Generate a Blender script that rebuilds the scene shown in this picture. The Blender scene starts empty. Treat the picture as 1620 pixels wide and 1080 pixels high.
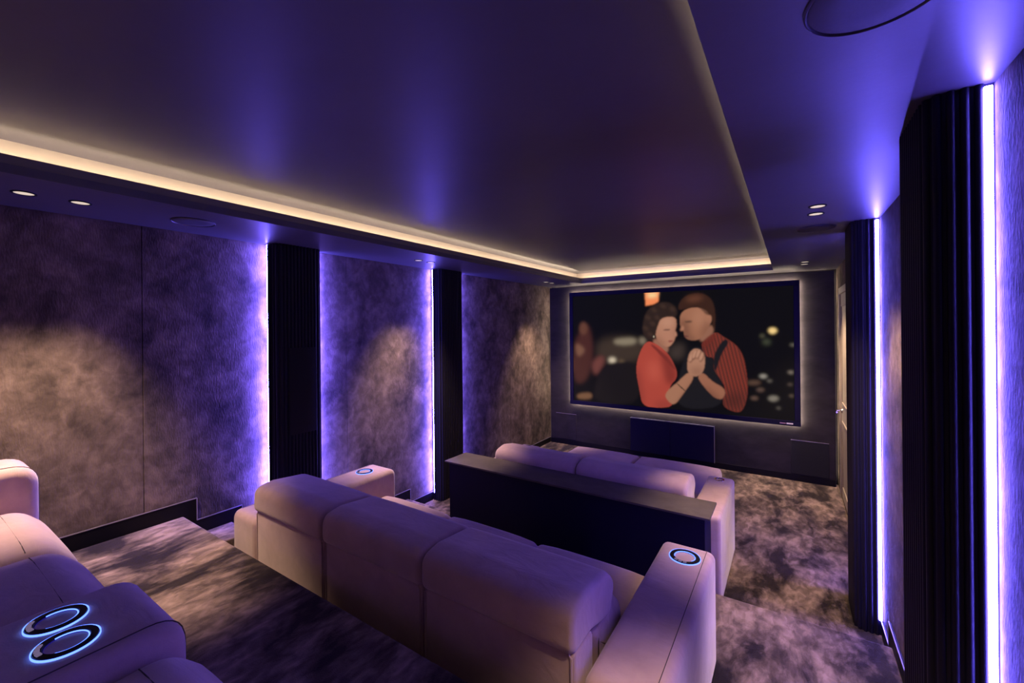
import bpy, bmesh, math, random
import numpy as np
from mathutils import Matrix, Vector
random.seed(4)
S = bpy.context.scene
COL = S.collection
Z0 = 2.09            # the photograph was measured from the lens; the lowest floor is z = 0

# ------------------------------------------------------------------ camera
F_PX, HORIZON = 670.0, 516.0
YAW, ROLL = math.atan2(440.0, F_PX), math.radians(0.55)
cam_d = bpy.data.cameras.new('camera')
cam = bpy.data.objects.new('camera', cam_d)
COL.objects.link(cam)
cam_d.sensor_width = 36.0
cam_d.lens = F_PX / 1620.0 * 36.0
cam_d.shift_y = -(540.0 - HORIZON) / 1620.0
cam_d.clip_start = 0.02
fwd = Vector((-math.sin(YAW), math.cos(YAW), 0)); rgt = Vector((math.cos(YAW), math.sin(YAW), 0)); upv = Vector((0, 0, 1))
cxv = rgt * math.cos(ROLL) - upv * math.sin(ROLL); cyv = rgt * math.sin(ROLL) + upv * math.cos(ROLL); czv = -fwd
M = Matrix((cxv, cyv, czv)).transposed().to_4x4(); M.translation = Vector((0, 0, Z0))
cam.matrix_world = M
S.camera = cam

# ------------------------------------------------------------------ world, exposure, light levels
W = bpy.data.worlds.new('world'); S.world = W; W.use_nodes = True
W.node_tree.nodes['Background'].inputs[0].default_value = (0.004, 0.003, 0.008, 1)
W.node_tree.nodes['Background'].inputs[1].default_value = 1.0
S.view_settings.view_transform = 'Standard'
S.view_settings.look = 'None'
S.view_settings.exposure = -0.12
S.view_settings.gamma = 1.0
S.view_settings.use_curve_mapping = False
VIOLET = (0.145, 0.105, 1.0); LED_POWER = 175.0; LED_POWER_R = 160.0
WARM = (1.0, 0.80, 0.57); COVE_POWER = 44.0; BACKLIGHT_POWER = 62.0; EDGE_POWER = 14.0
SPOT_WATT = 160.0; SPOT_COL = (1.0, 0.68, 0.46); SPOT_DEG = 66.0

# ------------------------------------------------------------------ materials
def nd(nt, t, **kw):
    n = nt.nodes.new(t)
    for k, v in kw.items(): setattr(n, k, v)
    return n
def new_mat(name):
    m = bpy.data.materials.new(name); m.use_nodes = True
    return m, m.node_tree, m.node_tree.nodes['Principled BSDF']
def plain(name, col, rough=.6, metal=0., spec=.5):
    m, nt, b = new_mat(name)
    b.inputs['Base Color'].default_value = (*col, 1); b.inputs['Roughness'].default_value = rough
    b.inputs['Metallic'].default_value = metal; b.inputs['Specular IOR Level'].default_value = spec
    n = nd(nt, 'ShaderNodeTexNoise'); n.inputs['Scale'].default_value = 35
    mr = nd(nt, 'ShaderNodeMapRange'); mr.inputs[3].default_value = rough * .9; mr.inputs[4].default_value = min(1, rough * 1.1)
    nt.links.new(n.outputs[0], mr.inputs[0]); nt.links.new(mr.outputs[0], b.inputs['Roughness'])
    return m
def glow(name, col, power):
    m, nt, b = new_mat(name)
    b.inputs['Base Color'].default_value = (.02, .02, .02, 1)
    b.inputs['Emission Color'].default_value = (*col, 1); b.inputs['Emission Strength'].default_value = power
    return m
def fabric(name, dark, light, stretch=(1, 1, 1), scale=3., lo=.35, hi=.7, rough=.9, sheen=.3, bump=.2, bscale=180., bdist=.004, bstretch=(1, 1, 1), spots=0., fold=0.):
    m, nt, b = new_mat(name); L = nt.links.new
    g = nd(nt, 'ShaderNodeNewGeometry')
    mp = nd(nt, 'ShaderNodeMapping'); mp.inputs['Scale'].default_value = stretch
    L(g.outputs['Position'], mp.inputs[0])
    n = nd(nt, 'ShaderNodeTexNoise'); n.inputs['Scale'].default_value = scale; n.inputs['Detail'].default_value = 9; n.inputs['Roughness'].default_value = .62
    n.inputs['Distortion'].default_value = .35
    L(mp.outputs[0], n.inputs[0])
    r = nd(nt, 'ShaderNodeValToRGB'); e = r.color_ramp.elements
    e[0].position = lo; e[0].color = (*dark, 1); e[1].position = hi; e[1].color = (*light, 1)
    L(n.outputs[0], r.inputs[0]); out = r.outputs[0]
    if spots:
        n3 = nd(nt, 'ShaderNodeTexNoise'); n3.inputs['Scale'].default_value = scale * 4.5; n3.inputs['Detail'].default_value = 6; n3.inputs['Distortion'].default_value = .5
        L(mp.outputs[0], n3.inputs[0])
        r3 = nd(nt, 'ShaderNodeValToRGB'); r3.color_ramp.elements[0].position = .40; r3.color_ramp.elements[1].position = .64
        r3.color_ramp.elements[0].color = (1 - spots,) * 3 + (1,); r3.color_ramp.elements[1].color = (1 + spots * .4,) * 3 + (1,)
        L(n3.outputs[0], r3.inputs[0])
        mx = nd(nt, 'ShaderNodeMix', data_type='RGBA', blend_type='MULTIPLY'); mx.inputs[0].default_value = 1
        L(out, mx.inputs[6]); L(r3.outputs[0], mx.inputs[7]); out = mx.outputs[2]
    L(out, b.inputs['Base Color'])
    b.inputs['Roughness'].default_value = rough; b.inputs['Specular IOR Level'].default_value = .15
    b.inputs['Sheen Weight'].default_value = sheen; b.inputs['Sheen Roughness'].default_value = .5
    b.inputs['Sheen Tint'].default_value = (*[min(1, c * 2.2 + .2) for c in light], 1)
    n2 = nd(nt, 'ShaderNodeTexNoise'); n2.inputs['Scale'].default_value = bscale; n2.inputs['Detail'].default_value = 4
    mp2 = nd(nt, 'ShaderNodeMapping'); mp2.inputs['Scale'].default_value = bstretch
    L(g.outputs['Position'], mp2.inputs[0]); L(mp2.outputs[0], n2.inputs[0])
    bp = nd(nt, 'ShaderNodeBump'); bp.inputs['Strength'].default_value = bump; bp.inputs['Distance'].default_value = bdist
    L(n2.outputs[0], bp.inputs['Height']); L(bp.outputs[0], b.inputs['Normal'])
    if fold:      # soft creases in upholstery
        n4 = nd(nt, 'ShaderNodeTexNoise'); n4.inputs['Scale'].default_value = 5.5; n4.inputs['Detail'].default_value = 3; n4.inputs['Distortion'].default_value = 1.2
        mp4 = nd(nt, 'ShaderNodeMapping'); mp4.inputs['Scale'].default_value = (1.2, 2.6, 1.5); L(g.outputs['Position'], mp4.inputs[0]); L(mp4.outputs[0], n4.inputs[0])
        b4 = nd(nt, 'ShaderNodeBump'); b4.inputs['Strength'].default_value = fold; b4.inputs['Distance'].default_value = .02
        L(n4.outputs[0], b4.inputs['Height']); L(b4.outputs[0], bp.inputs['Normal'])
    return m
M_WALL = fabric('suede_wall', (.062, .048, .044), (.26, .198, .168), (1, 1.3, 1.1), 2.6, .34, .72, sheen=.0, bump=.55, bscale=70, bdist=.006, bstretch=(1, 1.6, .5), spots=.28)
M_FRONT = fabric('front_wall_cloth', (.019, .016, .021), (.032, .027, .034), (1, 1, 2), 3, sheen=.1, bump=.15)
M_CARPET = fabric('silk_carpet', (.020, .016, .014), (.31, .23, .185), (1.5, .75, 1), 2.6, .41, .60, sheen=.15, bump=.6, bscale=240, bdist=.006, spots=.5)
M_VELVET = fabric('mauve_velvet', (.45, .315, .31), (.60, .43, .415), (1, 1, 1), 5, .3, .72, sheen=.45, bump=.25, bscale=320, bdist=.002, fold=.18)
M_SEAM = plain('seam_thread', (.08, .06, .07), .9)
M_PAINT = fabric('ceiling_paint', (.066, .060, .074), (.080, .073, .088), (1, 1, 1), 2, sheen=0, bump=.12, bscale=26, bdist=.003, rough=.42)
M_PAINT.node_tree.nodes['Principled BSDF'].inputs['Specular IOR Level'].default_value = .5
M_TRAY = fabric('tray_paint', (.070, .062, .078), (.084, .075, .092), (1, 1, 1), 2, sheen=0, bump=.10, bscale=26, bdist=.003, rough=.43)
M_TRAY.node_tree.nodes['Principled BSDF'].inputs['Specular IOR Level'].default_value = .5
M_GRILLE = plain('speaker_grille_paint', (.05, .045, .055), .6)
M_CREAM = plain('cream_trim', (.15, .13, .105), .6)
M_BLACK = plain('black_lacquer', (.004, .0035, .006), .5, 0., .2)
M_EDGE = plain('pale_metal_edge', (.40, .36, .42), .4, .6)
M_SLAT = plain('navy_slat', (.012, .011, .022), .5, 0., .2)
M_NAVY = plain('navy_panel', (.008, .007, .026), .6, 0., .15)
M_SPKR = plain('speaker_cloth', (.004, .004, .008), .85)
M_CHROME = plain('chrome', (.75, .75, .8), .15, 1.)
M_BAR = fabric('bar_top_stone', (.075, .066, .06), (.115, .10, .09), (1, 1, 1), 6, sheen=0, bump=.05, rough=.45)
M_DOOR = plain('door_paint', (.40, .34, .28), .5)
M_BUTTON = glow('backlit_button', (.45, .34, .62), .35)
M_LED = glow('violet_led', VIOLET, LED_POWER)
M_LED_R = glow('violet_led_open', VIOLET, LED_POWER_R)
M_COVE = glow('cove_led', WARM, COVE_POWER)
M_BACK = glow('screen_backlight', WARM, BACKLIGHT_POWER)
M_EDGEL = glow('panel_edge_led', WARM, EDGE_POWER)
M_RING = glow('blue_ring_light', (.10, .20, 1.0), 3.5)
M_CUPIN = glow('blue_cup_inside', (.02, .008, .30), .6)
M_LENS = glow('downlight_lens', (1.0, .80, .66), .85)

# ------------------------------------------------------------------ mesh helpers
def wloc(p):
    v = Vector((0, 0, 0))
    while p is not None:
        v += p.location; p = p.parent
    return v
def link(name, me, mat, parent=None):
    o = bpy.data.objects.new(name, me); COL.objects.link(o)
    if mat is not None and not me.materials: me.materials.append(mat)
    if parent is not None: o.parent = parent
    return o
def mk(name, bm, mat, parent=None, smooth=True):
    """bm is in lens coordinates; it becomes ONE mesh object in world coordinates, relative to its parent"""
    off = wloc(parent)
    bmesh.ops.translate(bm, verts=bm.verts, vec=Vector((0, 0, Z0)) - off)
    bmesh.ops.recalc_face_normals(bm, faces=bm.faces)
    me = bpy.data.meshes.new(name); bm.to_mesh(me); bm.free()
    if smooth:
        me.polygons.foreach_set('use_smooth', [True] * len(me.polygons))
        me.set_sharp_from_angle(angle=math.radians(40))
    return link(name, me, mat, parent)
def empty(name, loc):
    o = bpy.data.objects.new(name, None); COL.objects.link(o)
    o.location = (loc[0], loc[1], loc[2] + Z0); o.empty_display_size = .1
    return o
def tag(o, label, cat, group=None):
    o['label'] = label; o['category'] = cat
    if group: o['group'] = group
    return o
def struct(o):
    o['kind'] = 'structure'; return o
def add_box(bm, x0, x1, y0, y1, z0, z1, bev=0., seg=2):
    r = bmesh.ops.create_cube(bm, size=1)
    for v in r['verts']:
        v.co = Vector(((x0 + x1) / 2 + v.co.x * (x1 - x0), (y0 + y1) / 2 + v.co.y * (y1 - y0), (z0 + z1) / 2 + v.co.z * (z1 - z0)))
    if bev > 0:
        es = list({e for v in r['verts'] for e in v.link_edges})
        bmesh.ops.bevel(bm, geom=es, offset=bev, segments=seg, profile=.6, affect='EDGES')
    return bm
def box(x0, x1, y0, y1, z0, z1, bev=0., seg=2): return add_box(bmesh.new(), x0, x1, y0, y1, z0, z1, bev, seg)
def rprof(pts, seg=6):
    """round the corners of a polygon: pts are (a, b, radius)"""
    out = []; n = len(pts)
    for i in range(n):
        p = Vector(pts[i][:2]); r = pts[i][2]
        a = Vector(pts[i - 1][:2]) - p; c = Vector(pts[(i + 1) % n][:2]) - p
        if r <= 0: out.append((p.x, p.y)); continue
        ang = a.angle(c); t = min(r / math.tan(ang / 2), a.length * .49, c.length * .49)
        p0 = p + a.normalized() * t; p1 = p + c.normalized() * t
        for k in range(seg + 1):
            s = k / seg; q = p0 * (1 - s) ** 2 + p * 2 * s * (1 - s) + p1 * s * s
            out.append((q.x, q.y))
    return out
def loft(prof, axis, t0, t1, r=.03, nr=4, mid=8, crown=0., ztop=None):
    """sweep a closed (a, b) profile along x or y with rounded ends; crown lifts the middle of the top"""
    P = np.array(prof); n = len(P)
    area = .5 * np.sum(P[:, 0] * np.roll(P[:, 1], -1) - np.roll(P[:, 0], -1) * P[:, 1])
    if area < 0: P = P[::-1].copy()
    d = np.roll(P, -1, 0) - np.roll(P, 1, 0); d /= np.maximum(np.linalg.norm(d, axis=1, keepdims=True), 1e-9)
    N = np.stack([-d[:, 1], d[:, 0]], 1)          # inward
    rings = [(t0 + r * (1 - math.cos(math.pi / 2 * (1 - k / nr))), r * (1 - math.cos(math.pi / 2 * (k / nr)))) for k in range(nr, -1, -1)]
    ends = [(t1 - (t - t0), i) for t, i in rings[::-1]]
    mids = [(t0 + r + (t1 - t0 - 2 * r) * (j + 1) / (mid + 1), 0.) for j in range(mid)]
    bm = bmesh.new(); prev = None; first = None
    zmax = P[:, 1].max(); zmin = P[:, 1].min()
    for t, ins in rings[:-1] + [(t0 + r, 0)] + mids + ends:
        Q = P + N * ins
        if crown:
            s = (t - t0) / (t1 - t0); w = np.clip((P[:, 1] - (zmin + zmax) / 2) / ((zmax - zmin) / 2), 0, 1)
            Q = Q.copy(); Q[:, 1] += crown * (1 - (2 * s - 1) ** 4) * w
        ring = [bm.verts.new((t, q[0], q[1]) if axis == 'x' else (q[0], t, q[1])) for q in Q]
        if prev:
            for i in range(n): bm.faces.new((prev[i], prev[(i + 1) % n], ring[(i + 1) % n], ring[i]))
        else: first = ring
        prev = ring
    bm.faces.new(first[::-1]); bm.faces.new(prev)
    return bm
def tube(pts, r=.004, seg=6, closed=False):
    bm = bmesh.new(); rings = []; n = len(pts); V = [Vector(p) for p in pts]
    for i, p in enumerate(V):
        d = (V[(i + 1) % n] - V[i - 1]) if closed else (V[min(i + 1, n - 1)] - V[max(i - 1, 0)])
        d.normalize(); u = d.orthogonal() if abs(d.z) > .95 else d.cross(Vector((0, 0, 1)))
        u.normalize(); w = d.cross(u)
        rings.append([bm.verts.new(p + (u * math.cos(2 * math.pi * k / seg) + w * math.sin(2 * math.pi * k / seg)) * r) for k in range(seg)])
    m = n if closed else n - 1
    for i in range(m):
        a, b = rings[i], rings[(i + 1) % n]
        for k in range(seg): bm.faces.new((a[k], a[(k + 1) % seg], b[(k + 1) % seg], b[k]))
    if not closed: bm.faces.new(rings[0]); bm.faces.new(rings[-1][::-1])
    return bm
def lathe(prof, cx, cy, cz, seg=40, closed=False):
    """prof: (radius, z) pairs turned about a vertical axis"""
    bm = bmesh.new(); rings = []
    for r, z in prof:
        if r < 1e-5: rings.append([bm.verts.new((cx, cy, cz + z))])
        else: rings.append([bm.verts.new((cx + r * math.cos(2 * math.pi * k / seg), cy + r * math.sin(2 * math.pi * k / seg), cz + z)) for k in range(seg)])
    pairs = list(zip(rings[:-1], rings[1:])) + ([(rings[-1], rings[0])] if closed else [])
    for a, b in pairs:
        for k in range(seg):
            k2 = (k + 1) % seg
            if len(a) == 1: bm.faces.new((a[0], b[k], b[k2]))
            elif len(b) == 1: bm.faces.new((a[k], a[k2], b[0]))
            else: bm.faces.new((a[k], a[k2], b[k2], b[k]))
    return bm

# ------------------------------------------------------------------ measures of the room (lens coordinates)
XL, XR, YF, YB = -3.645, .505, 6.774, -1.5
ZC, ZT = .70, .885                       # soffit, tray
TX0, TX1, TY0, TY1 = -2.89, -.18, -.85, 6.50
FA, FB, FC = -1.335, -1.94, -2.09        # upper, middle, front tier
YA, YM = 1.24, 3.36                      # tier edges

# ---- floor tiers
def carpet(name, x0, x1, y0, y1, z0, z1, bev=.012):
    return struct(mk(name, box(x0, x1, y0, y1, z0, z1, bev, 3), M_CARPET))
carpet('floor', XL, XR, YM - .02, 7.0, FC - .12, FC, 0)
carpet('floor_middle_tier', XL, XR, YA - .02, YM, FC - .12, FB, .022)
carpet('floor_upper_tier', XL, XR, YB, YA, FC - .12, FA, .02)
for x0, x1 in ((XL, -3.345), (-.355, XR)):
    for i, (zt, ya, yb) in enumerate(((-1.495, YA - .01, 1.55), (-1.645, 1.53, 1.83), (-1.79, 1.81, 2.11))):
        carpet('floor_step', x0, x1, ya, yb, FB - .01, zt, .012)

# ---- side walls with cloth panels
PL = ((1.83, 2.24), (3.755, 4.20)); PR = ((1.80, 2.215), (3.70, 4.125))
DEPTH = .155
wl = struct(mk('wall_left', box(XL - .12, XL - .02, YB, 7.0, FC - .1, ZC + .3), M_WALL))
for y0, y1 in ((YB, .0), (.0, 1.017), (1.017, PL[0][0] + .02), (PL[0][1] - .02, 2.587), (2.587, PL[1][0] + .02), (PL[1][1] - .02, 5.482), (5.482, 6.90)):
    mk('cloth_panel', box(XL - .025, XL, y0 + .0012, y1 - .0012, FC, ZC + .0, .0018, 1), M_WALL, wl)
wr = struct(mk('wall_right', box(XR + .02, XR + .12, YB, 7.0, FC - .1, ZC + .3), M_WALL))
for y0, y1, z0, z1 in ((YB, .6, FC, ZC), (.6, PR[0][0] + .02, FC, ZC), (PR[0][1] - .02, 2.95, FC, ZC), (2.95, PR[1][0] + .02, FC, ZC), (PR[1][1] - .02, 5.45, FC, ZC), (5.45, 6.47, .42, ZC), (6.47, 6.90, FC, ZC)):
    mk('cloth_panel', box(XR, XR + .025, y0 + .0015, y1 - .0015, z0, z1, .002, 1), M_WALL, wr)
struct(mk('wall_rear', box(XL - .1, XR + .1, YB - .1, YB, FC, ZC + .3), M_WALL))
# ---- front wall: a cloth covered panel hung before the wall, with a glowing slot round its edge
struct(mk('wall_front', box(XL - .1, XR + .1, 6.885, 6.985, FC - .1, ZC + .3), M_FRONT))
fp = struct(mk('wall_front_panel', box(XL + .018, XR - .03, YF, YF + .045, FC - .02, ZC - .022, .004, 1), M_FRONT))
for nm, a in (('edge_light', (XL + .05, XL + .065, 6.835, 6.86, FC + .1, ZC - .06)), ('edge_light', (XR - .077, XR - .062, 6.835, 6.86, FC + .1, ZC - .06)), ('edge_light', (XL + .1, XR - .1, 6.835, 6.86, ZC - .069, ZC - .054))):
    mk(nm, box(*a), M_EDGEL, fp)

# ---- ceiling: tray with cove, soffits round it
struct(mk('ceiling', box(XL - .1, XR + .1, YB - .1, 7.0, ZT, ZT + .06), M_TRAY))
def soffit(name, x0, x1, y0, y1): return struct(mk(name, box(x0, x1, y0, y1, ZC, ZC + .042, .0015, 1), M_PAINT))
soffit('ceiling_soffit_left', XL - .02, TX0, YB, 7.0)
soffit('ceiling_soffit_right', TX1, XR + .02, YB, 7.0)
soffit('ceiling_soffit_front', TX0, TX1, TY1, 7.0)
soffit('ceiling_soffit_rear', TX0, TX1, YB, TY0)
LIP = .05
sides = (('trim_1', (TX0 - .03, TX0 - .018, TY0 - .018, TY1 + .03)), ('trim_2', (TX1 + .018, TX1 + .03, TY0 - .018, TY1 + .03)), ('trim_3', (TX0 - .018, TX1 + .018, TY1 + .018, TY1 + .03)), ('trim_4', (TX0 - .018, TX1 + .018, TY0 - .03, TY0 - .018)))
for nm, (a, b, c, d) in sides: struct(mk(nm, box(a, b, c, d, ZC + .042, ZC + .088, .001, 1), M_CREAM))
back = (('cove_wall_left', (TX0 - .16, TX0 - .14, TY0 - .16, TY1 + .16)), ('cove_wall_right', (TX1 + .14, TX1 + .16, TY0 - .16, TY1 + .16)), ('cove_wall_front', (TX0 - .14, TX1 + .14, TY1 + .14, TY1 + .16)), ('cove_wall_rear', (TX0 - .14, TX1 + .14, TY0 - .16, TY0 - .14)))
for nm, (a, b, c, d) in back: struct(mk(nm, box(a, b, c, d, ZC + .042, ZT), M_DOOR))
cove = empty('cove_light_strip', (TX0, TY1, ZC + .06)); tag(cove, 'warm white light strip hidden in the cove around the ceiling tray', 'light strip')
for a, b, c, d in ((TX0 - .07, TX0 - .055, TY0, TY1), (TX1 + .055, TX1 + .07, TY0, TY1), (TX0 - .055, TX1 + .055, TY1 + .055, TY1 + .07), (TX0 - .055, TX1 + .055, TY0 - .07, TY0 - .055)):
    mk('strip', box(a, b, c, d, ZC + .043, ZC + .058), M_COVE, cove)

# ---- baseboards, stepping down with the floor, each with a pale top edge
def baseboard(name, x0, x1, runs, sgn):
    bm = bmesh.new(); root = None
    for y0, y1, z0, z1 in runs: add_box(bm, x0, x1, y0, y1, z0, z1)
    root = struct(mk(name, bm, M_BLACK, None, False))
    for i, (y0, y1, z0, z1) in enumerate(runs):
        xa, xb = (x1 - .002, x1 + .003) if sgn > 0 else (x0 - .003, x0 + .002)
        mk('edge_bead', box(xa, xb, y0, y1, z1 - .002, z1 + .004), M_EDGE, root)
        if i + 1 < len(runs) and abs(runs[i + 1][0] - y1) < .01:
            mk('edge_bead', box(xa, xb, y1 - .002, y1 + .004, runs[i + 1][3], z1), M_EDGE, root)
    return root
RUN = ((YB, 1.315, FA - .17, -1.232), (1.315, 1.62, FA - .33, -1.392), (1.62, PL[0][0], FB, -1.54))
baseboard('baseboard_left', XL, XL + .012, RUN, 1)
baseboard('baseboard_left', XL, XL + .012, ((PL[0][1], 3.389, FB - .15, -1.843), (3.389, PL[1][0], FC, -1.99)), 1)
baseboard('baseboard_left', XL, XL + .012, ((PL[1][1], YF, FC, -2.0),), 1)
baseboard('baseboard_right', XR - .012, XR, RUN[:2] + ((1.62, PR[0][0], FB, -1.54),), -1)
baseboard('baseboard_right', XR - .012, XR, ((PR[0][1], 3.45, FB - .15, -1.845), (3.45, PR[1][0], FC, -1.99)), -1)
baseboard('baseboard_right', XR - .012, XR, ((PR[1][1], 5.38, FC, -2.0),), -1)
struct(mk('baseboard_front', box(XL + .02, XR - .04, YF - .008, YF - .001, FC, FC + .085, .001, 1), M_BLACK))

# ---- door in the right wall, beside the screen
d1 = struct(mk('door_1', box(XR + .004, XR + .04, 5.52, 6.40, FC, .345, .003, 1), M_DOOR))
for (y0, y1, z0, z1) in ((5.62, 6.30, -1.95, -1.15), (5.62, 6.30, -.95, .22)):
    for a in ((y0, y0 + .025, z0, z1), (y1 - .025, y1, z0, z1), (y0, y1, z0, z0 + .025), (y0, y1, z1 - .025, z1)):
        mk('moulding', box(XR - .006, XR + .006, a[0], a[1], a[2], a[3], .004, 2), M_DOOR, d1)
for a in ((5.45, 5.52, FC, .42), (6.40, 6.47, FC, .42), (5.52, 6.40, .345, .42)):
    mk('door_frame', box(XR - .014, XR + .04, *a, .004, 2), M_DOOR, d1)
hb = lathe([(0, .012), (.024, .012), (.026, 0), (0, 0)], 0, 0, 0, 20)
bmesh.ops.rotate(hb, verts=hb.verts, cent=(0, 0, 0), matrix=Matrix.Rotation(-math.pi / 2, 3, 'Y')); bmesh.ops.translate(hb, verts=hb.verts, vec=(XR + .004, 6.34, -1.04))
h = mk('handle', hb, M_CHROME, d1)
mk('lever', tube([(XR, 6.34, -1.04), (XR - .05, 6.34, -1.04), (XR - .056, 6.32, -1.04), (XR - .056, 6.22, -1.04)], .009, 8), M_CHROME, h)

# ------------------------------------------------------------------ the fluted pilaster boxes with violet light strips
SLAT_ME = None
def pilaster(side, y0, y1, label, speaker=None):
    global SLAT_ME
    xw = XL if side == 'l' else XR; s = 1 if side == 'l' else -1
    xf = xw + s * (DEPTH - .012); r = .055
    t = tag(empty('fluted_pillar', (xw + s * DEPTH / 2, (y0 + y1) / 2, FC)), label, 'pillar', 'fluted columns along the side walls')
    prof = rprof([(xw, y0 + .012, 0), (xf, y0 + .012, r), (xf, y1 - .012, r), (xw, y1 - .012, 0)], 8)
    bm = bmesh.new(); lo = [bm.verts.new((x, y, FC)) for x, y in prof]; hi = [bm.verts.new((x, y, ZC)) for x, y in prof]
    n = len(prof)
    for i in range(n): bm.faces.new((lo[i], lo[(i + 1) % n], hi[(i + 1) % n], hi[i]))
    bm.faces.new(lo[::-1]); bm.faces.new(hi)
    mk('core', bm, M_SLAT, t)
    # slats along the outline from wall to wall
    path = [Vector((x, y, 0)) for x, y in prof]
    cum = [0]
    for a, b in zip(path[:-1], path[1:]): cum.append(cum[-1] + (b - a).length)
    total = cum[-1]; start = .032; pitch = .0292; cnt = int((total - 2 * start) / pitch)
    pitch = (total - 2 * start) / cnt
    if SLAT_ME is None:
        sb = bmesh.new(); k = 6; w = .0108; H = ZC - FC
        pr = [(-w, -.003)] + [(-w * math.cos(math.pi * i / k), .011 * math.sin(math.pi * i / k)) for i in range(k + 1)] + [(w, -.003)]
        lo = [sb.verts.new((a, b, 0)) for a, b in pr]; hi = [sb.verts.new((a, b, H)) for a, b in pr]
        for i in range(len(pr) - 1): sb.faces.new((lo[i + 1], lo[i], hi[i], hi[i + 1]))
        bmesh.ops.recalc_face_normals(sb, faces=sb.faces)
        SLAT_ME = bpy.data.meshes.new('slat'); sb.to_mesh(SLAT_ME); sb.free()
        SLAT_ME.polygons.foreach_set('use_smooth', [True] * len(SLAT_ME.polygons)); SLAT_ME.materials.append(M_SLAT)
    cen = Vector((xw, (y0 + y1) / 2, 0)); base = wloc(t)
    for j in range(cnt + 1):
        dist = start + pitch * j
        i = max(k for k in range(len(cum) - 1) if cum[k] <= dist)
        a, b = path[i], path[i + 1]; f = (dist - cum[i]) / max(1e-9, cum[i + 1] - cum[i])
        p = a.lerp(b, f); d = (b - a).normalized(); nrm = Vector((d.y, -d.x, 0))
        if nrm.dot(p - cen) < 0: nrm = -nrm
        o = link('slat', SLAT_ME, None, t)
        o.location = Vector((p.x, p.y, FC + Z0)) - base
        o.rotation_euler = (0, 0, math.atan2(nrm.y, nrm.x) - math.pi / 2)
    # light strips in the two corners with the wall
    for yy, q in ((y0, -1), (y1, 1)):
        zb = -1.985 if y0 > 3 else (-1.50 if q < 0 else -1.82)
        if side == 'r':      # open strip facing along the wall
            xa, xb = sorted((xw + s * .007, xw + s * .025)); ya, yb = sorted((yy - q * .008, yy + q * .004))
            z1 = mk('light_strip', box(xa, xb, ya, yb, zb, ZC - .012, .003, 2), M_LED_R, t); z1['label'] = 'glowing violet light strip'
            continue
        tri = [(xw + s * .026, yy - q * .008), (xw + s * .060, yy - q * .008), (xw + s * .060, yy + q * .024), (xw + s * .050, yy + q * .024), (xw + s * .026, yy - q * .003)]
        sb = bmesh.new(); lo = [sb.verts.new((x, y, zb)) for x, y in tri]; hi = [sb.verts.new((x, y, ZC - .012)) for x, y in tri]
        for i in range(5):
            f = sb.faces.new((lo[i], lo[(i + 1) % 5], hi[(i + 1) % 5], hi[i])); f.material_index = 1 if i in (2, 3) else 0
        sb.faces.new(lo[::-1]); sb.faces.new(hi)
        z1 = mk('light_strip', sb, M_SLAT, t, False); z1.data.materials.append(M_LED); z1['label'] = 'glowing violet light strip in a corner profile'
    if speaker:
        ya, yb, za, zb = speaker; xs = xw + s * (DEPTH + .004)
        g = mk('speaker_grille', box(*sorted((xs, xs - s * .03)), ya, yb, za, zb, .004, 2), M_SPKR, t); g['label'] = 'flat black speaker grille'
    return t
pilaster('l', *PL[0], 'dark fluted pillar with a black speaker grille on the left wall', (1.925, 2.165, -.895, -.165))
pilaster('l', *PL[1], 'dark fluted pillar on the left wall beside the end of the bar counter')
pilaster('r', *PR[0], 'large dark fluted pillar at the right edge, nearest the viewer')
pilaster('r', *PR[1], 'dark fluted pillar on the right wall beside the door and screen')

# ------------------------------------------------------------------ downlights
DL_RING = DL_LENS = None
def downlight(x, y, label, group='recessed ceiling downlights'):
    global DL_RING, DL_LENS
    t = tag(empty('downlight', (x, y, ZC)), label, 'downlight', group)
    if DL_RING is None:
        a = mk('trim_ring', lathe([(.036, 0), (.046, 0), (.046, -.004), (.037, -.004)], x, y, ZC, 32, True), M_BLACK, t); DL_RING = a.data
        b = mk('lens', lathe([(0, -.002), (.037, -.002), (.037, .001), (0, .001)], x, y, ZC, 32), M_LENS, t); DL_LENS = b.data
    else:
        link('trim_ring', DL_RING, None, t); link('lens', DL_LENS, None, t)
    l = bpy.data.lights.new('downlight_bulb', 'SPOT'); l.energy = SPOT_WATT; l.color = SPOT_COL; l.spot_size = math.radians(SPOT_DEG); l.spot_blend = .62; l.shadow_soft_size = .03
    o = bpy.data.objects.new('downlight_bulb', l); COL.objects.link(o); o.parent = t; o.location = (0, 0, -.012)
    return t
for x, y, lb in ((-3.243, .44, 'round downlight in the left soffit, leftmost in the picture'),
                 (-3.243, .645, 'round downlight in the left soffit, second from the left edge'),
                 (-3.243, 3.17, 'round downlight in left soffit, first of the pair before the second pillar'),
                 (-3.243, 3.35, 'round downlight in left soffit right above the second pillar light strip'),
                 (-3.245, 5.94, 'round downlight in left soffit, nearer of the pair by the screen wall corner'),
                 (-3.245, 6.134, 'round downlight in left soffit closest to the screen wall corner'),
                 (.143, 3.12, 'round downlight in right soffit, upper of the larger pair'),
                 (.143, 3.33, 'round downlight in right soffit, lower of the larger pair'),
                 (.146, 5.846, 'tiny round downlight in right soffit, upper of the pair above the screen'),
                 (.146, 6.064, 'tiny round downlight in right soffit, lower of the pair above the screen'),
                 (.143, .66, 'round downlight in the right soffit above the viewer, rear one'),
                 (.143, .87, 'round downlight in the right soffit above the viewer, front one')):
    downlight(x, y, lb)

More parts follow.
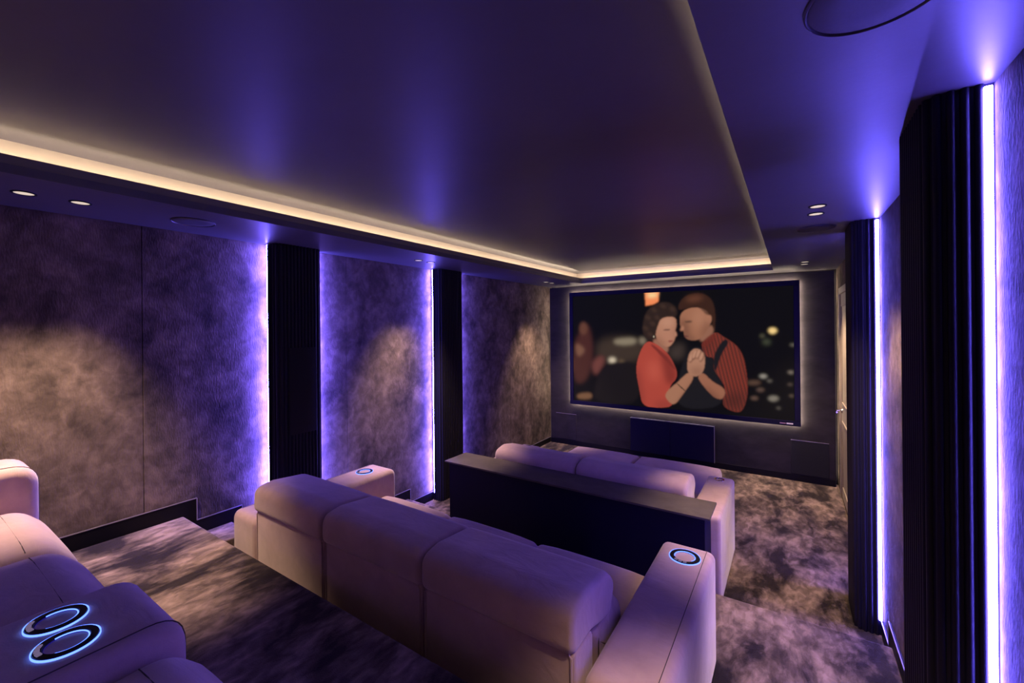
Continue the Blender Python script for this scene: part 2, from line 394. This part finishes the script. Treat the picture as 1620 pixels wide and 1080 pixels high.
# ------------------------------------------------------------------ round ceiling speakers
def ceiling_speaker(x, y, r, label):
    t = tag(empty('ceiling_speaker', (x, y, ZC)), label, 'speaker', 'round speakers in the soffits')
    mk('grille', lathe([(0, -.007), (r * .5, -.007), (r * .93, -.006), (r * .97, -.003), (r * .97, .001), (0, .001)], x, y, ZC, 48), M_GRILLE, t)
    mk('rim', lathe([(r * .975, .001), (r * .975, -.004), (r * 1.0, -.008), (r * 1.03, -.004), (r * 1.03, .001)], x, y, ZC, 48, True), M_PAINT, t)
ceiling_speaker(-3.24, 1.17, .115, 'flush round ceiling speaker in the left soffit near the first pillar')
ceiling_speaker(.165, 3.83, .115, 'flush round ceiling speaker in right soffit just beyond the two downlights')
ceiling_speaker(.16, 1.18, .126, 'large round ceiling speaker at the top right edge of the picture')

# ------------------------------------------------------------------ projection screen
K = 6.70 / YF                                # the picture plane stands a little before the wall
def sx(v): return v * K
SX0, SX1, SZ0, SZ1 = sx(-3.242), sx(.109), sx(-1.369), sx(.579); SY = 6.70; BZ = .068
scr = tag(empty('projection_screen', ((SX0 + SX1) / 2, SY, SZ0)), 'wide projection screen showing a dancing couple, with dark frame and backlight', 'screen')
for a in ((SX0, SX1, SZ1 - BZ, SZ1), (SX0, SX1, SZ0, SZ0 + BZ), (SX0, SX0 + BZ, SZ0 + BZ, SZ1 - BZ), (SX1 - BZ, SX1, SZ0 + BZ, SZ1 - BZ)):
    mk('frame_rail', box(a[0], a[1], SY, SY + .035, a[2], a[3], .003, 1), M_NAVY, scr)
mk('back_board', box(SX0 + .02, SX1 - .02, SY + .02, SY + .03, SZ0 + .02, SZ1 - .02), M_BLACK, scr)
for a in ((SX0 + .02, SX1 - .02, SZ1 - .014, SZ1 - .004), (SX0 + .02, SX1 - .02, SZ0 + .004, SZ0 + .014), (SX0 + .004, SX0 + .014, SZ0 + .02, SZ1 - .02), (SX1 - .014, SX1 - .004, SZ0 + .02, SZ1 - .02)):
    mk('backlight', box(a[0], a[1], SY + .037, SY + .055, a[2], a[3]), M_BACK, scr)
# the picture on the screen, as coloured points of a fine grid (flat print)
def zray(x, y):       # a place on the screen read off an enlargement of the photograph -> picture coordinates
    px, py = 890 + x / 4.1538, 430 + y / 4.1538
    u, v = px - 810, py - HORIZON; c, s = math.cos(ROLL), math.sin(ROLL); u, v = u * c - v * s, u * s + v * c
    d = fwd * F_PX + rgt * u - upv * v
    return d.x * SY / d.y, d.z * SY / d.y
IX0, IX1, IZ0, IZ1 = SX0 + BZ, SX1 - BZ, SZ0 + BZ, SZ1 - BZ
NX, NZ = 460, 260
GX, GZ = np.meshgrid(np.linspace(IX0, IX1, NX), np.linspace(IZ0, IZ1, NZ))
IMG = np.zeros((NZ, NX, 3)); IMG[:] = (.0045, .0042, .0038)
def blur(a, k):
    if k < .5: return a
    n = int(k * 2.5) + 1; w = np.exp(-.5 * (np.arange(-n, n + 1) / k) ** 2); w /= w.sum()
    for ax in (0, 1):
        p = np.pad(a, [(n, n) if i == ax else (0, 0) for i in range(a.ndim)], mode='edge')
        a = sum(w[i] * np.take(p, np.arange(i, i + a.shape[ax]), axis=ax) for i in range(2 * n + 1))
    return a
def smooth(pts, it=2):
    P = np.array(pts, float)
    for _ in range(it):
        Q = np.roll(P, -1, 0); P = np.stack([P * .75 + Q * .25, P * .25 + Q * .75], 1).reshape(-1, 2)
    return P
def mask(pts, soft=.8, it=2):
    P = smooth([zray(*p) for p in pts], it); m = np.zeros((NZ, NX), bool); n = len(P)
    for i in range(n):
        (x0, z0), (x1, z1) = P[i], P[(i + 1) % n]
        if z0 == z1: continue
        c = ((GZ >= z0) != (GZ >= z1)) & (GX < x0 + (GZ - z0) / (z1 - z0) * (x1 - x0)); m ^= c
    return blur(m.astype(float), soft)
def paint(pts, col, soft=.8, amt=1., it=2):
    m = mask(pts, soft, it)[..., None] * amt; IMG[:] = IMG * (1 - m) + np.array(col) * m; return m
def ell(cx, cy, rx, ry, rot=0.):
    c, s = math.cos(rot), math.sin(rot)
    return [(cx + rx * math.cos(a) * c - ry * math.sin(a) * s, cy + rx * math.cos(a) * s + ry * math.sin(a) * c) for a in np.linspace(0, 2 * math.pi, 18, endpoint=False)]
def shade(base, pts, col, soft=6, amt=.6):     # tone inside an already painted shape
    m = base[..., 0] * mask(pts, soft); m = (m * amt)[..., None]; IMG[:] = IMG * (1 - m) + np.array(col) * m
# dim room behind
paint([(220, 430), (540, 430), (540, 600), (220, 600)], (.05, .033, .022), 9)
paint([(330, 440), (490, 430), (480, 480), (340, 480)], (.26, .21, .14), 4)
paint([(500, 430), (545, 430), (545, 475), (505, 475)], (.24, .19, .13), 4)
paint([(690, 500), (800, 450), (800, 575), (700, 580)], (.05, .035, .028), 7)
paint(ell(325, 580, 24, 17), (.75, .62, .45), 4); paint(ell(385, 590, 20, 14), (.14, .09, .05), 4)
paint([(70, 480), (110, 400), (160, 330), (190, 420), (200, 560), (160, 720), (70, 740)], (.07, .022, .016), 5)
paint(ell(135, 372, 27, 42), (.13, .05, .03), 3.5); paint([(80, 460), (130, 490), (150, 520), (95, 570)], (.20, .09, .055), 4)
paint([(180, 600), (250, 540), (285, 580), (215, 700)], (.16, .05, .04), 5); paint([(90, 800), (190, 790), (195, 835), (95, 838)], (.19, .09, .045), 3)
paint([(205, 760), (250, 640), (330, 600), (500, 585), (520, 880), (210, 860)], (.012, .009, .008), 3)
paint([(538, 135), (632, 132), (628, 195), (600, 212), (545, 222)], (.95, .27, .10), 1.6, 1., 0); paint([(555, 137), (620, 135), (616, 165), (560, 170)], (1.0, .72, .34), 4, 1., 0)
paint(ell(1380, 386, 27, 21), (.95, .66, .26), 2.2); paint(ell(1340, 460, 22, 17), (.07, .08, .045), 4); paint(ell(1312, 420, 11, 9), (.15, .14, .08), 3)
for bx, by, br, bc in ((1318, 686, 24, (.32, .29, .24)), (1360, 716, 16, (.14, .12, .1)), (1500, 660, 18, (.25, .2, .16)), (1510, 480, 14, (.18, .16, .12)), (1385, 832, 34, (.22, .19, .15)), (1300, 775, 26, (.10, .06, .045)), (1420, 895, 10, (.2, .17, .14)), (1260, 830, 24, (.12, .07, .05)), (1505, 815, 12, (.2, .14, .1)), (1495, 740, 14, (.13, .09, .07))):
    paint(ell(bx, by, br, br * .55), bc, 2.5)
paint([(1210, 715), (1300, 712), (1300, 742), (1215, 745)], (.10, .055, .035), 3)
# the two dancers: plain figures in a coral jacket and a striped shirt
vest = paint([(800, 560), (860, 480), (960, 520), (1000, 600), (1060, 760), (1040, 900), (740, 900), (760, 700)], (.012, .011, .012), 1.5)
shirt = paint([(905, 470), (1000, 385), (1060, 430), (1130, 470), (1185, 540), (1212, 680), (1218, 800), (1190, 900), (1150, 930), (1040, 880), (1075, 770), (1035, 700), (990, 640), (1000, 560), (940, 560)], (.22, .036, .022), 1.)
st = .55 + .45 * np.sign(np.sin((GX * 1.0 + GZ * .22) * 2 * math.pi / .045)); stm = (shirt[..., 0] * (1 - blur(np.clip(st, 0, 1), .6)) * .75)[..., None]
IMG[:] = IMG * (1 - stm) + np.array((.055, .022, .016)) * stm
shade(shirt, [(1040, 800), (1218, 780), (1190, 920), (1040, 890)], (.05, .016, .012), 10, .7); shade(shirt, [(900, 470), (1000, 400), (960, 560)], (.06, .02, .016), 8, .5)
paint([(985, 560), (1040, 460), (1075, 440), (1095, 462), (1040, 540), (1000, 680)], (.012, .011, .012), 1.2)
neck = paint([(890, 430), (980, 330), (1000, 400), (915, 470)], (.30, .13, .08), 2)
mf = paint([(768, 330), (775, 265), (850, 225), (960, 250), (975, 340), (930, 420), (880, 452), (820, 445), (800, 420), (795, 385), (776, 360)], (.36, .15, .085), 1.2)
shade(mf, [(760, 300), (830, 320), (840, 450), (790, 440)], (.16, .065, .04), 6, .75); shade(mf, [(800, 425), (870, 425), (880, 460), (815, 455)], (.10, .045, .03), 6, .7)
paint([(800, 323), (855, 320), (850, 332), (805, 334)], (.06, .03, .02), 1.6); paint([(796, 418), (828, 420), (824, 428), (800, 427)], (.12, .035, .03), 1.3)
paint(ell(962, 305, 20, 36, .15), (.40, .17, .10), 1.5)
paint([(752, 250), (775, 180), (840, 142), (930, 140), (985, 185), (1005, 270), (1000, 380), (985, 360), (980, 280), (945, 285), (905, 240), (880, 222), (800, 245)], (.045, .018, .010), 1.5)
paint([(800, 175), (870, 150), (930, 165), (900, 190), (830, 200)], (.15, .055, .028), 5, .8)
hair = paint([(520, 400), (535, 280), (590, 215), (680, 190), (750, 230), (752, 300), (690, 290), (640, 320), (625, 400), (600, 455), (560, 450)], (.030, .017, .012), 1.8)
for hx, hy in ((560, 300), (600, 250), (660, 225), (545, 370), (575, 410), (720, 245), (620, 300), (590, 340)): paint(ell(hx, hy, 20, 13, .6), (.065, .034, .022), 2.5, .7)
wneck = paint([(585, 440), (650, 440), (700, 495), (685, 540), (610, 500)], (.32, .14, .09), 2)
wf = paint([(628, 340), (650, 300), (740, 290), (750, 350), (738, 380), (745, 415), (725, 470), (690, 500), (640, 470), (605, 420)], (.46, .21, .13), 1.3)
shade(wf, [(600, 400), (650, 440), (690, 500), (620, 490)], (.22, .09, .055), 7, .7); shade(wf, [(738, 290), (760, 290), (760, 480), (735, 470)], (.25, .10, .06), 5, .6)
paint([(658, 378), (708, 374), (704, 384), (664, 386)], (.09, .04, .03), 1.3); paint([(690, 452), (726, 448), (722, 460), (695, 462)], (.24, .05, .045), 1.3)
jk = paint([(478, 640), (500, 540), (545, 455), (600, 462), (680, 520), (730, 600), (760, 690), (690, 760), (735, 880), (640, 895), (525, 885), (505, 780)], (.42, .062, .040), 1.)
shade(jk, [(640, 520), (700, 540), (770, 700), (700, 760), (660, 680)], (.20, .028, .02), 6, .8); shade(jk, [(470, 640), (500, 620), (540, 890), (500, 890)], (.22, .035, .026), 7, .7)
shade(jk, [(560, 560), (640, 600), (640, 720), (560, 720)], (.58, .11, .07), 10, .6); shade(jk, [(600, 850), (740, 840), (740, 900), (600, 900)], (.26, .04, .03), 7, .6)
paint([(565, 470), (600, 480), (690, 560), (745, 640), (735, 645), (670, 575)], (.20, .03, .022), 1.5)
fa = paint([(665, 800), (760, 720), (830, 650), (870, 690), (800, 790), (735, 880), (690, 850)], (.38, .17, .10), 1.2)
shade(fa, [(735, 880), (870, 700), (880, 720), (760, 900)], (.16, .065, .04), 5, .7)
fb = paint([(880, 690), (920, 655), (980, 720), (1075, 770), (1055, 840), (1000, 830), (940, 770)], (.33, .13, .075), 1.2)
shade(fb, [(900, 720), (1000, 800), (1060, 850), (980, 850)], (.14, .05, .03), 6, .7)
hd = paint([(815, 640), (825, 545), (850, 510), (885, 500), (925, 530), (938, 580), (925, 660), (880, 690), (840, 680)], (.44, .21, .13), 1.2)
for k, (fx, fy) in enumerate(((846, 552), (868, 532), (892, 528), (914, 546))):
    paint(ell(fx, fy + 14, 15, 34, .35), (.16, .065, .04), 1.6, .75); paint(ell(fx - 3, fy + 10, 11, 29, .35), (.50, .25, .16), 1.2)
paint([(750, 728), (805, 778), (808, 790), (750, 738)], (.07, .035, .02), .9)
shade(mf, ell(900, 300, 45, 70), (.50, .23, .14), 9, .55); shade(mf, [(935, 330), (980, 300), (960, 420), (900, 450)], (.14, .055, .035), 8, .7)
shade(wf, ell(690, 330, 45, 28), (.62, .32, .21), 8, .6); shade(wf, ell(672, 425, 26, 26), (.52, .21, .14), 8, .5)
paint([(790, 345), (800, 378), (780, 392), (768, 380)], (.42, .18, .105), 1.6); paint([(742, 385), (752, 418), (738, 428), (730, 405)], (.46, .21, .13), 1.5)
paint([(905, 470), (985, 400), (1010, 425), (960, 480), (925, 500)], (.16, .026, .016), 1.2, .8); paint(ell(598, 425, 4, 7), (.5, .42, .3), .8)
shade(hd, [(830, 600), (870, 640), (925, 600), (925, 690), (840, 690)], (.22, .09, .055), 7, .6)
IMG = np.clip(IMG, 0, 1)
verts = np.stack([GX, np.full_like(GX, SY + .012), GZ + Z0], -1).reshape(-1, 3) - np.array(wloc(scr))
idx = np.arange(NX * NZ).reshape(NZ, NX)
quads = np.stack([idx[:-1, :-1], idx[:-1, 1:], idx[1:, 1:], idx[1:, :-1]], -1).reshape(-1, 4)
me = bpy.data.meshes.new('canvas'); me.from_pydata(verts.tolist(), [], quads.tolist())
at = me.color_attributes.new('picture', 'FLOAT_COLOR', 'POINT')
at.data.foreach_set('color', np.concatenate([IMG.reshape(-1, 3), np.ones((NX * NZ, 1))], 1).astype(np.float32).ravel())
mm, nt, b = new_mat('projected_picture')
an = nd(nt, 'ShaderNodeVertexColor'); an.layer_name = 'picture'
nt.links.new(an.outputs[0], b.inputs['Emission Color']); b.inputs['Emission Strength'].default_value = 1.0
b.inputs['Base Color'].default_value = (.004, .004, .004, 1); b.inputs['Roughness'].default_value = .9; b.inputs['Specular IOR Level'].default_value = .1
cv = link('canvas', me, mm, scr); cv['label'] = 'film picture of a couple dancing in a dim room'
# small maker's mark on the lower rail
lg = mk('maker_mark', box(SX1 - .235, SX1 - .165, SY - .0012, SY, SZ0 + .024, SZ0 + .036), plain('mark_pink', (.45, .25, .35), .5), scr); lg['label'] = 'small pink part of the maker mark'
lg = mk('maker_mark', box(SX1 - .158, SX1 - .085, SY - .0012, SY, SZ0 + .022, SZ0 + .040), plain('mark_white', (.75, .72, .80), .5), scr); lg['label'] = 'small white part of the maker mark'

# ------------------------------------------------------------------ speakers low on the front wall
cs = tag(empty('speaker_cabinet', (-1.545, YF, FC + .09)), 'low dark blue speaker cabinet under the middle of the screen', 'speaker')
x0, x1 = -2.155, -.925
mk('body', box(x0, x1, YF - .075, YF - .001, FC + .088, -1.475, .004, 2), M_NAVY, cs)
for a, b_ in ((x0 + .006, (x0 + x1) / 2 - .002), ((x0 + x1) / 2 + .002, x1 - .006)):
    mk('grille', box(a, b_, YF - .083, YF - .072, FC + .094, -1.485, .003, 1), M_NAVY, cs)
mk('top_edge', box(x0, x1, YF - .077, YF - .070, -1.478, -1.473), M_EDGE, cs); mk('side_edge', box(x1 - .004, x1 + .001, YF - .079, YF - .070, FC + .09, -1.476), M_EDGE, cs)
for x0, x1, lb in ((-3.515, -3.125, 'dark flush speaker grille low at the left end of the screen wall'), (-.005, .405, 'dark flush speaker grille low on the screen wall near the door')):
    t = tag(empty('wall_speaker', ((x0 + x1) / 2, YF, FC + .09)), lb, 'speaker', 'flush speaker grilles on the screen wall')
    mk('grille', box(x0, x1, YF - .010, YF - .001, FC + .095, -1.548, .003, 1), M_SPKR if x0 > -1 else M_FRONT, t)
    mk('top_edge', box(x0, x1, YF - .013, YF - .008, -1.549, -1.545), M_EDGE, t)

# ------------------------------------------------------------------ cup holders
def cup(parent, x, y, z, r, lit=True, turn=0., label=None):
    c = mk('cup_holder', lathe([(r * .64, -.05), (r * .66, .002), (r * .70, .006), (r * .93, .005), (r * .96, 0), (r * .96, -.012), (r * .66, -.012)], x, y, z, 44), M_BLACK if lit else M_CHROME, parent)
    c['label'] = label or ('black cup holder ring with blue glow' if lit else 'chrome cup holder')
    mk('cup_well', lathe([(0, -.048), (r * .63, -.048), (r * .645, .002)], x, y, z, 36), M_CUPIN if lit else M_BLACK, c)
    if lit:
        mk('glow_ring', lathe([(r * .965, -.002), (r * .965, .0035), (r * .995, .0035), (r * .995, -.002)], x, y, z, 48, True), M_RING, c)
        mk('inner_glow', tube([(x + r * .645 * math.cos(a), y + r * .645 * math.sin(a), z + .003) for a in np.linspace(math.radians(turn + 60), math.radians(turn + 300), 30)], r * .025, 6), M_RING, c)
        for k in (-1, 0, 1):
            a = math.radians(turn) + k * .36; bm = box(-r * .085, r * .085, -r * .11, r * .11, 0, .004, .0012, 1)
            bmesh.ops.rotate(bm, verts=bm.verts, cent=(0, 0, 0), matrix=Matrix.Rotation(a, 3, 'Z')); bmesh.ops.translate(bm, verts=bm.verts, vec=(x + r * .81 * math.cos(a), y + r * .81 * math.sin(a), z + .005))
            mk('button', bm, M_BUTTON, c)
    return c

# ------------------------------------------------------------------ middle sofa: three seats, seen from behind
s2 = tag(empty('recliner_sofa', (-1.85, 2.0, FB)), 'mauve velvet three seat sofa in the middle row, seen from behind', 'sofa', 'velvet home cinema sofas')
XB = (-3.005, -2.235, -1.452, -.668)
def arm(parent, x0, x1, y0, y1, z0, z1, rf=.07, rb=.05, r=.04, name='arm'):
    a = mk(name, loft(rprof([(y0, z0, .02), (y0, z1, rb), (y1, z1, rf), (y1, z0, .02)], 7), 'x', x0, x1, r, 5, 3), M_VELVET, parent)
    return a
def arm_seam(parent, x, y0, y1, z0, z1, rf, rb, off=.001):
    pr = [p for p in rprof([(y0, z0, .02), (y0, z1, rb), (y1, z1, rf), (y1, z0, .02)], 7)]
    pr = pr[8:24]
    mk('seam', tube([(x, y0 + .05, z1 + off)] + [(x, a + (off if a > (y0 + y1) / 2 else -off), b + off) for a, b in pr if a > (y0 + y1) / 2] + [(x, y1 + off, z0 + .05)], .0016, 5), M_SEAM, parent)
AZ = -1.285
for x0, x1 in ((-3.335, -3.015), (-.648, -.362)):
    a = arm(s2, x0, x1, 1.42, 2.645, FB + .012, AZ, .065, .06)
    arm_seam(a, x1 - .042 if x1 > -1 else x0 + .042, 1.42, 2.645, FB + .012, AZ, .065, .06)
for i in range(3):
    xa, xb = XB[i] + .005, XB[i + 1] - .005
    mk('back_panel', loft(rprof([(1.425, FB + .02, .02), (1.425, -1.212, .022), (1.60, -1.222, .03), (1.60, FB + .02, .02)], 4), 'x', xa, xb, .014, 3, 4), M_VELVET, s2)
    mk('backrest', loft(rprof([(1.62, -1.6, .03), (1.62, -1.27, .04), (1.86, -1.21, .06), (1.965, -1.30, .07), (2.03, -1.6, .04)], 6), 'x', xa + .004, xb - .004, .05, 4, 6, .008), M_VELVET, s2)
    mk('piping', tube([(xa + .014, 1.424, FB + .3)] + [(xa + .014, 1.424, -1.232), (xa + .03, 1.426, -1.2165)] + [(x, 1.429, -1.2135) for x in np.linspace(xa + .05, xb - .05, 8)] + [(xb - .03, 1.426, -1.2165), (xb - .014, 1.424, -1.232), (xb - .014, 1.424, FB + .3)], .005, 6), M_VELVET, s2)
    hd_ = mk('headrest', loft(rprof([(1.402, -1.225, .055), (1.405, -1.06, .085), (1.52, -1.040, .12), (1.755, -1.062, .11), (1.868, -1.15, .07), (1.79, -1.285, .06), (1.58, -1.225, .06)], 7), 'x', xa - .002, xb + .002, .028, 5, 7, .006), M_VELVET, s2)
    mk('seat', loft(rprof([(1.9, FB + .10, .03), (1.9, -1.49, .06), (2.50, -1.475, .09), (2.585, -1.56, .07), (2.585, FB + .10, .05)], 7), 'x', xa + .003, xb - .003, .035, 5, 6, .018), M_VELVET, s2)
mk('base', box(XB[0], XB[3], 1.5, 2.5, FB, FB + .14, .01), M_SEAM, s2)
cup(s2, -.497, 2.475, AZ + .001, .082, True, -100)
cup(s2, -3.185, 2.43, AZ + .001, .074, True, -100)

# ------------------------------------------------------------------ bar counter behind the front sofa
bar = tag(empty('bar_counter', (-1.63, 3.21, FB)), 'long narrow dark bar counter behind the front sofa', 'counter')
mk('bar_top', box(-2.80, -.455, 3.055, 3.375, -1.306, -1.29, .004, 2), M_BAR, bar)
mk('front_panel', box(-2.775, -.492, 3.095, 3.115, FB, -1.306, .002, 1), M_NAVY, bar)
for xa in (-2.775, -.512): mk('side_panel', box(xa, xa + .02, 3.115, 3.35, FB, -1.306, .002, 1), M_NAVY, bar)
mk('rear_panel', box(-2.755, -.512, 3.33, 3.35, FB, -1.306), M_NAVY, bar)

# ------------------------------------------------------------------ front sofa with long lounge seats
s3 = tag(empty('lounge_sofa', (-1.57, 4.4, FC)), 'mauve velvet two seat lounge sofa in the front row facing the screen', 'sofa', 'velvet home cinema sofas')
A3 = -1.42
for x0, x1 in ((-2.715, -2.475), (-.658, -.438)):
    arm(s3, x0, x1, 3.425, 4.375, FC + .012, A3, .045, .04, .028)
X3 = (-2.47, -1.597, -.664)
for i in range(2):
    xa, xb = X3[i] + .004, X3[i + 1] - .004
    mk('back_panel', loft(rprof([(3.43, FC + .02, .02), (3.43, -1.40, .04), (3.60, -1.40, .04), (3.60, FC + .02, .02)], 4), 'x', xa, xb, .02, 3, 3), M_VELVET, s3)
    mk('backrest', loft(rprof([(3.6, -1.72, .03), (3.6, -1.36, .05), (3.76, -1.34, .07), (3.88, -1.72, .04)], 6), 'x', xa + .004, xb - .004, .04, 4, 5), M_VELVET, s3)
    mk('headrest', loft(rprof([(3.405, -1.385, .05), (3.41, -1.225, .08), (3.55, -1.195, .12), (3.73, -1.225, .09), (3.80, -1.33, .05), (3.70, -1.42, .05), (3.55, -1.39, .04)], 7), 'x', xa - .002, xb + .002, .034, 5, 6), M_VELVET, s3)
    mk('seat', loft(rprof([(3.80, FC + .08, .03), (3.80, -1.655, .05), (5.35, -1.655, .05), (5.43, -1.72, .05), (5.43, FC + .08, .05)], 6), 'x', xa + .003, xb - .003, .03, 5, 6, .012), M_VELVET, s3)
mk('base', box(X3[0], X3[2], 3.5, 5.3, FC, FC + .12, .01), M_SEAM, s3)
cup(s3, -.553, 4.27, A3 + .001, .046, False); cup(s3, -2.60, 4.27, A3 + .001, .046, False)

# ------------------------------------------------------------------ rear sofa, beside the camera
s1 = tag(empty('recliner_sofa', (-1.9, .0, FA)), 'mauve velvet sofa in the rear row with a two cup console, bottom left', 'sofa', 'velvet home cinema sofas')
arm(s1, -3.40, -3.072, -.62, .462, FA + .012, -.652, .10, .06, .045)
arm_seam(s1, -3.072 - .047, -.62, .462, FA + .012, -.652, .10, .06, .0015)
arm(s1, -.70, -.42, -.62, .44, FA + .012, -.79, .10, .06, .045)
CZ = -.776
con = arm(s1, -1.765, -1.372, -.55, .478, FA + .012, CZ, .085, .06, .035, 'console')
arm_seam(con, -1.372 - .036, -.55, .478, FA + .012, CZ, .085, .06, .0015)
for xa, xb in ((-3.066, -2.405), (-2.400, -1.770), (-1.367, -.705)):
    dy, dz = (.035, .014) if xa > -1.5 else (0, 0)
    st_ = mk('seat', loft(rprof([(-.28, FA + .06, .03), (-.28, -.86 + dz, .06), (.385 + dy, -.848 + dz, .12), (.465 + dy, -.93 + dz, .10), (.495 + dy, -1.06, .2), (.47, FA + .06, .04)], 9), 'x', xa, xb, .04, 6, 8, .02), M_VELVET, s1)
    mk('seam', tube([(x, .325 + dy, dz - .8485 + .018 * (1 - (2 * (x - xa) / (xb - xa) - 1) ** 4)) for x in np.linspace(xa + .03, xb - .03, 14)], .0016, 5), M_SEAM, st_)
    mk('backrest', loft(rprof([(-.72, -1.2, .04), (-.78, -.35, .08), (-.52, -.30, .1), (-.36, -.62, .1), (-.30, -1.0, .06), (-.34, -1.2, .04)], 6), 'x', xa, xb, .05, 5, 6), M_VELVET, s1)
mk('base', box(-3.07, -.70, -.6, .40, FA, FA + .09, .01), M_SEAM, s1)
cup(s1, -1.648, .275, CZ + .001, .062, True, -100)
cup(s1, -1.507, .268, CZ + .001, .062, True, -100)
